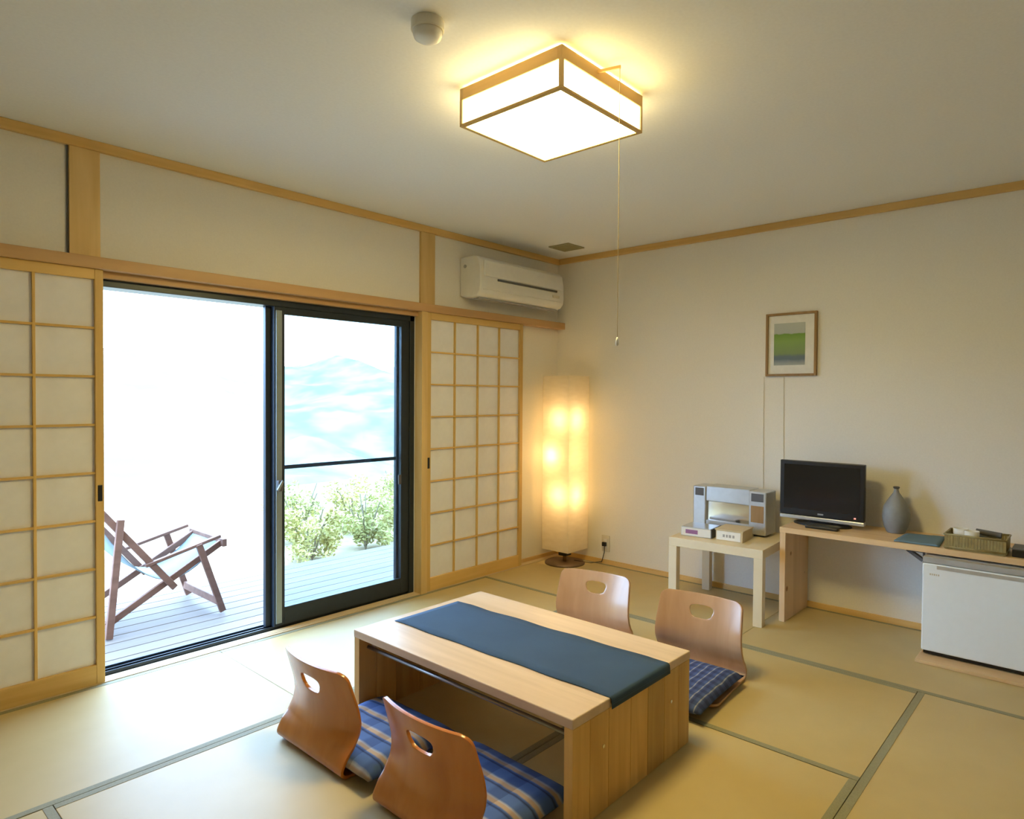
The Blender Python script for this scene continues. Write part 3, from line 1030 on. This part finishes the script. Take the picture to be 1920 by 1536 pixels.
# ------------------------------------------------------------------ picture and wall cables
pf = thing('framed_picture', (0, -1.785, 1.388), 'small framed print of a green field hanging on the right wall', 'picture')
PY0, PY1, PZ0, PZ1 = -1.937, -1.635, 1.388, 1.774
for a in ((PY0, PY0 + 0.014, PZ0, PZ1), (PY1 - 0.014, PY1, PZ0, PZ1), (PY0 + 0.014, PY1 - 0.014, PZ0, PZ0 + 0.014), (PY0 + 0.014, PY1 - 0.014, PZ1 - 0.014, PZ1)):
    box('frame_bar', 'frame_wood', -0.024, -0.001, a[0], a[1], a[2], a[3], pf, 0.002)
box('mount', 'label_white', -0.010, -0.002, PY0 + 0.012, PY1 - 0.012, PZ0 + 0.012, PZ1 - 0.012, pf)
def print_mat():
    m, nt, b = new_mat('landscape print')
    b.inputs['Roughness'].default_value = 0.5
    tc = nt.nodes.new('ShaderNodeTexCoord')
    sp = nt.nodes.new('ShaderNodeSeparateXYZ')
    nt.links.new(tc.outputs['Generated'], sp.inputs[0])
    n = nt.nodes.new('ShaderNodeTexNoise')
    n.inputs['Scale'].default_value = 4
    nt.links.new(tc.outputs['Generated'], n.inputs['Vector'])
    ad = nt.nodes.new('ShaderNodeMath')
    ad.operation = 'MULTIPLY_ADD'
    ad.inputs[1].default_value = 0.06
    nt.links.new(n.outputs['Fac'], ad.inputs[0])
    nt.links.new(sp.outputs['Z'], ad.inputs[2])
    r = nt.nodes.new('ShaderNodeValToRGB')
    cr = r.color_ramp
    cols = [(0.0, (0.42, 0.44, 0.42)), (0.10, (0.26, 0.30, 0.32)), (0.17, (0.11, 0.16, 0.19)), (0.24, (0.12, 0.17, 0.19)), (0.30, (0.20, 0.29, 0.11)), (0.60, (0.22, 0.36, 0.07)), (0.765, (0.15, 0.30, 0.03)), (0.785, (0.42, 0.46, 0.44)), (1.0, (0.46, 0.50, 0.46))]
    while len(cr.elements) < len(cols):
        cr.elements.new(0.5)
    for e, (p, c) in zip(cr.elements, cols):
        e.position = p
        e.color = list(c) + [1]
    nt.links.new(ad.outputs[0], r.inputs['Fac'])
    nt.links.new(r.outputs['Color'], b.inputs['Base Color'])
    return m
box('print', print_mat(), -0.012, -0.010, -1.868, -1.683, 1.455, 1.712, pf)
wc = MB().tube([(-0.003, -1.620, 1.386), (-0.003, -1.622, 1.0), (-0.003, -1.626, 0.62)], 0.0016, 6).build('wall_cable', 'ivory')
tag(wc, 'thin pale cable running down the wall to the silver stereo', 'cable')
wc = MB().tube([(-0.003, -1.742, 1.386), (-0.003, -1.745, 1.1), (-0.003, -1.752, 0.70)], 0.0016, 6).build('wall_cable', 'ivory')
tag(wc, 'thin pale cable running down the wall behind the television', 'cable')

# ------------------------------------------------------------------ side table with stereo, player and box
def place(root, loc, rz):
    root.location = loc
    root.rotation_euler = (0, 0, rz)
SH = 0.425
stb = thing('side_table', (0, 0, 0), 'square pale cream side table under the silver stereo', 'table')
sd_ = 0.275
MB().box(-sd_, sd_, -sd_, sd_, SH - 0.05, SH).build('tabletop', 'lack', stb, 0.002, local=True)
for sx in (-1, 1):
    for sy in (-1, 1):
        MB().box(sx * sd_, sx * (sd_ - 0.05), sy * sd_, sy * (sd_ - 0.05), 0, SH - 0.05).build('leg', 'lack', stb, 0.002, local=True)
place(stb, (-0.318, -1.560, 0), 0.06)

bx = thing('stereo', (-0.20, -1.50, SH), 'silver stereo with two speaker columns standing on the side table', 'stereo')
SY0, SY1, SZ0, SZ1 = -1.742, -1.272, SH + 0.012, 0.700
box('left_column', 'silver', -0.245, -0.10, SY1 - 0.085, SY1, SZ0, SZ1 - 0.005, bx, 0.006)
box('right_column', 'silver', -0.255, -0.10, SY0, SY0 + 0.105, SZ0, SZ1 - 0.005, bx, 0.006)
box('top_bar', 'silver', -0.240, -0.10, SY0 + 0.105, SY1 - 0.085, 0.604, SZ1, bx, 0.005)
box('mirror_panel', 'mirror', -0.222, -0.10, SY0 + 0.105, SY1 - 0.085, 0.485, 0.604, bx)
box('bottom_bar', 'silver', -0.240, -0.10, SY0 + 0.105, SY1 - 0.085, SZ0, 0.485, bx, 0.004)
for y0, y1, x in ((SY1 - 0.072, SY1 - 0.014, -0.247), (SY0 + 0.016, SY0 + 0.090, -0.257)):
    gr_ = box('speaker_grille', 'darkgrey', x, x + 0.004, y0, y1, 0.635, 0.683, bx, 0.002)
box('wood_reflection', 'frame_wood', -0.2565, -0.252, SY0 + 0.014, SY0 + 0.092, 0.51, 0.610, bx, 0.002)  # brown plate standing in for wood reflected in the silver column
for y in (SY0 + 0.05, SY1 - 0.04):
    box('foot', 'black', -0.235, -0.115, y - 0.03, y + 0.03, SH, SZ0, bx)

pl = thing('disc_player', (0, 0, 0), 'small silver player with a purple label at the left front of the side table', 'player')
MB().box(-0.075, 0.095, -0.092, 0.092, 0.0, 0.054).build('case', 'silver', pl, 0.003, local=True)
MB().box(-0.079, -0.074, -0.090, 0.090, 0.004, 0.050).build('front_panel', 'white', pl, 0.001, local=True)
MB().box(-0.0805, -0.078, -0.012, 0.062, 0.016, 0.040).build('purple_label', 'purple', pl, local=True)
MB().box(-0.078, 0.09, -0.096, -0.088, 0.002, 0.056).build('side_panel', 'darkgrey', pl, 0.001, local=True)
place(pl, (-0.428, -1.415, SH), 0.10)
wb = thing('small_box', (0, 0, 0), 'small pale wooden box with a white front label on the side table', 'box')
MB().box(-0.075, 0.10, -0.078, 0.078, 0.0, 0.060).build('body', 'cardboard', wb, 0.002, local=True)
MB().box(-0.080, 0.104, -0.082, 0.082, 0.060, 0.067).build('lid', 'cardboard', wb, 0.001, local=True)
MB().box(-0.0765, -0.0745, -0.066, 0.072, 0.006, 0.056).build('label', 'label_white', wb, local=True)
mk = MB()
for y, w_ in ((0.03, 0.012), (0.012, 0.010), (-0.006, 0.014), (-0.026, 0.012)):
    mk.box(-0.0772, -0.0764, y - w_ / 2, y + w_ / 2, 0.022, 0.038)
mk.build('print_mark', 'ink', wb, local=True)
place(wb, (-0.415, -1.615, SH), 0.08)
ol = thing('wall_outlet', (0, -1.45, 0.25), 'small grey plug in a wall outlet seen below the side table', 'outlet')
box('cover_plate', 'ivory', -0.007, 0.0, -1.49, -1.42, 0.235, 0.355, ol, 0.002)
box('plug', 'grey', -0.035, -0.007, -1.475, -1.440, 0.275, 0.305, ol, 0.004)
MB().tube([(-0.034, -1.458, 0.288), (-0.05, -1.48, 0.262), (-0.05, -1.52, 0.25), (-0.03, -1.56, 0.28)], 0.003, 6).build('cord', 'grey', ol, smooth=True)

# ------------------------------------------------------------------ desk shelf
DH, DX = 0.532, -0.395
dk = thing('shelf_desk', (-0.2, -2.6, 0), 'long pine shelf desk along the right wall carrying the television', 'desk')
box('desktop', 'desk_y', DX, -0.002, -3.50, -1.872, DH - 0.03, DH, dk, 0.002)
sp_ = box('side_panel', 'desk_z', DX + 0.002, -0.014, -1.905, -1.874, 0.001, DH - 0.03, dk, 0.002)
box('side_panel', 'desk_z', DX + 0.002, -0.014, -3.498, -3.468, 0.001, DH - 0.03, dk, 0.002)
MB().bar((DX + 0.035, -2.495, DH - 0.032), (DX + 0.035, -2.562, 0.455), 0.014, 0.03, (1, 0, 0)).bar((DX + 0.035, -2.49, DH - 0.034), (DX + 0.035, -2.57, DH - 0.034), 0.006, 0.03, (1, 0, 0)).bar((DX + 0.035, -2.565, DH - 0.034), (DX + 0.035, -2.565, 0.45), 0.006, 0.03, (1, 0, 0)).build('bracket', 'darkgrey', dk)

tv = thing('television', (-0.19, -2.03, DH), 'flat black television with a silver lower edge on the pine desk', 'television')
VY0, VY1, VZ0, VZ1 = -2.256, -1.803, 0.556, 0.893
box('back_shell', 'black', -0.185, -0.125, VY0 + 0.02, VY1 - 0.02, VZ0 + 0.02, VZ1 - 0.02, tv, 0.012)
box('bezel', 'black', -0.206, -0.178, VY0, VY1, VZ0 + 0.022, VZ1, tv, 0.004)
box('silver_edge', 'silver', -0.207, -0.178, VY0, VY1, VZ0, VZ0 + 0.021, tv, 0.004)
box('screen', 'screen', -0.2075, -0.2055, VY0 + 0.024, VY1 - 0.024, VZ0 + 0.060, VZ1 - 0.022, tv)
box('standby_lamp', 'red', -0.2085, -0.2055, VY0 + 0.042, VY0 + 0.052, VZ0 + 0.035, VZ0 + 0.043, tv)
box('maker_plate', 'grey', -0.2085, -0.2055, -2.045, -2.015, VZ0 + 0.036, VZ0 + 0.044, tv)
box('neck', 'black', -0.185, -0.145, -2.09, -1.97, DH + 0.01, VZ0 + 0.03, tv, 0.004)
st_ = MB()
n = 36
vs = []
for zz, k in ((DH, 1.0), (DH + 0.007, 1.0), (DH + 0.014, 0.86)):
    vs += [(-0.17 + 0.095 * k * math.cos(2 * PI * j / n), -2.03 + 0.155 * k * math.sin(2 * PI * j / n), zz) for j in range(n)]
fs = [tuple(reversed(range(n))), tuple(range(2 * n, 3 * n))]
for r_ in range(2):
    for j in range(n):
        a, b_ = r_ * n + j, r_ * n + (j + 1) % n
        fs.append((a, b_, b_ + n, a + n))
autosmooth(st_.add(vs, fs).build('stand_base', 'black', tv), 40)
rc = MB().box(-0.325, -0.28, -2.155, -1.985, DH, DH + 0.016).build('remote_control', 'black', bevel=0.005)
tag(rc, 'black remote control lying on the desk in front of the television', 'remote control')

va = thing('vase', (-0.115, -2.388, DH), 'grey stoneware bottle vase with a narrow neck beside the television', 'vase')
MB().lathe((-0.115, -2.388, DH), [(0.040, 0), (0.046, 0.006), (0.058, 0.035), (0.0665, 0.075), (0.067, 0.105), (0.060, 0.140), (0.044, 0.172), (0.027, 0.198), (0.015, 0.216), (0.011, 0.230), (0.0115, 0.238)], 40).build('body', 'ceramic', va, smooth=True)
MB().lathe((-0.115, -2.388, DH + 0.236), [(0.011, 0), (0.0155, 0.005), (0.0165, 0.010), (0.013, 0.013), (0.008, 0.010)], 28).build('rim', 'darkgrey', va, smooth=True)

fc = MB()
q = [(-0.375, -2.435), (-0.135, -2.448), (-0.085, -2.615), (-0.372, -2.630)]
nn = 10
for j in range(nn + 1):
    for i_ in range(nn + 1):
        u, v = i_ / nn, j / nn
        a = Vector(q[0]).lerp(Vector(q[1]), u)
        b_ = Vector(q[3]).lerp(Vector(q[2]), u)
        p = a.lerp(b_, v)
        fc.v.append((p.x, p.y, DH + 0.007 + 0.004 * abs(noise.noise((u * 3, v * 4, 1.7))) + 0.004 * math.sin(u * PI) * u))
for j in range(nn):
    for i_ in range(nn):
        a = j * (nn + 1) + i_
        fc.f.append((a, a + 1, a + nn + 2, a + nn + 1))
fo = fc.build('folded_cloth', 'blue_cloth', smooth=True, base=(-0.25, -2.53, DH))
sm = fo.modifiers.new('solid', 'SOLIDIFY')
sm.thickness = 0.007
sm.offset = -1
tag(fo, 'folded dusty blue cloth lying flat on the desk between vase and basket', 'cloth')

# tea basket
BX0, BX1, BY0, BY1, BZ1 = -0.385, -0.205, -2.892, -2.652, DH + 0.078
bk = thing('basket', (-0.295, -2.77, DH), 'rectangular bamboo slat basket of tea things on the desk', 'basket')
box('bottom', 'wicker', BX0 + 0.004, BX1 - 0.004, BY0 + 0.004, BY1 - 0.004, DH, DH + 0.006, bk)
for k in range(20):
    y = BY0 + 0.006 + (BY1 - BY0 - 0.012) * k / 19
    for x in (BX0, BX1 - 0.004):
        box('slat', 'wicker', x, x + 0.004, y - 0.0054, y + 0.0054, DH + 0.002, BZ1 - 0.004, bk)
for k in range(14):
    x = BX0 + 0.008 + (BX1 - BX0 - 0.016) * k / 13
    for y in (BY0, BY1 - 0.004):
        box('slat', 'wicker', x - 0.0056, x + 0.0056, y, y + 0.004, DH + 0.002, BZ1 - 0.004, bk)
for z in (BZ1 - 0.006, DH + 0.012):
    rm = MB()
    rm.tube([(BX0, BY0, z), (BX0, BY1, z)], 0.0045, 8).tube([(BX1, BY0, z), (BX1, BY1, z)], 0.0045, 8).tube([(BX0, BY0, z), (BX1, BY0, z)], 0.0045, 8).tube([(BX0, BY1, z), (BX1, BY1, z)], 0.0045, 8)
    rm.build('rim', 'wicker', bk, smooth=True)
def cup(x, y, label):
    o = MB().lathe((x, y, DH + 0.007), [(0.020, 0), (0.024, 0.010), (0.030, 0.050), (0.031, 0.086), (0.028, 0.086), (0.026, 0.05), (0.018, 0.012)], 26).build('tea_cup', 'white', smooth=True)
    tag(o, label, 'cup', 'white cups in the basket')
cup(-0.295, -2.705, 'white tea cup standing in the basket, at its left end')
cup(-0.335, -2.755, 'white tea cup standing in the basket, nearest its front rim')
o = MB().tube([(-0.275, -2.765, DH + 0.085), (-0.285, -2.865, DH + 0.078)], 0.013, 16).build('tea_caddy', 'darkgrey', smooth=False)
autosmooth(o)
tag(o, 'dark cylindrical tea caddy lying across the top of the basket', 'canister')
o = MB().box(-0.265, -0.235, -2.860, -2.690, DH + 0.007, DH + 0.072).build('tea_packet', 'label_white', bevel=0.004)
tag(o, 'pale paper tea packet standing at the back of the basket', 'packet')
o = MB().box(-0.365, -0.310, -2.868, -2.800, DH + 0.007, DH + 0.066).build('tea_packet', 'cardboard', bevel=0.004)
tag(o, 'tan tea packet in the right front of the basket', 'packet')
bt = thing('tray_box', (-0.30, -2.945, DH), 'small black box at the right end of the desk beside the basket', 'box')
box('body', 'black', -0.365, -0.235, -2.985, -2.912, DH, DH + 0.034, bt, 0.003)
box('lid', 'darkgrey', -0.367, -0.233, -2.987, -2.910, DH + 0.034, DH + 0.040, bt, 0.002)

# ------------------------------------------------------------------ small fridge on a board
fb = MB().box(-0.53, -0.03, -3.06, -2.565, 0.0005, 0.016).build('fridge_board', 'desk_y', bevel=0.002)
tag(fb, 'flat pine board under the small white fridge', 'board')
fg = thing('fridge', (-0.25, -2.80, 0.016), 'small white fridge under the right end of the pine desk', 'fridge')
FY0, FY1 = -3.020, -2.574
box('body', 'fridge', -0.405, -0.05, FY0, FY1, 0.040, 0.490, fg, 0.004)
dr = box('door', 'fridge', -0.447, -0.408, FY0, FY1, 0.040, 0.462, fg, 0.006)
box('top_trim', 'grey', -0.440, -0.404, FY0, FY1, 0.464, 0.492, fg, 0.003)
box('handle_groove', 'silver', -0.449, -0.4475, FY0 + 0.01, FY1 - 0.06, 0.440, 0.457, dr)
bl = MB()
for k, w_ in enumerate((0.006, 0.005, 0.006, 0.004, 0.005)):
    y = FY1 - 0.034 - k * 0.0085
    bl.box(-0.4484, -0.447, y - w_ / 2, y + w_ / 2, 0.408, 0.416)
bl.build('maker_mark', 'gold', dr)
box('kick_plate', 'black', -0.425, -0.06, FY0 + 0.006, FY1 - 0.006, 0.022, 0.040, fg)
for x in (-0.39, -0.09):
    for y in (FY0 + 0.03, FY1 - 0.03):
        MB().lathe((x, y, 0.016), [(0.014, 0), (0.014, 0.008)], 12).build('foot', 'black', fg)
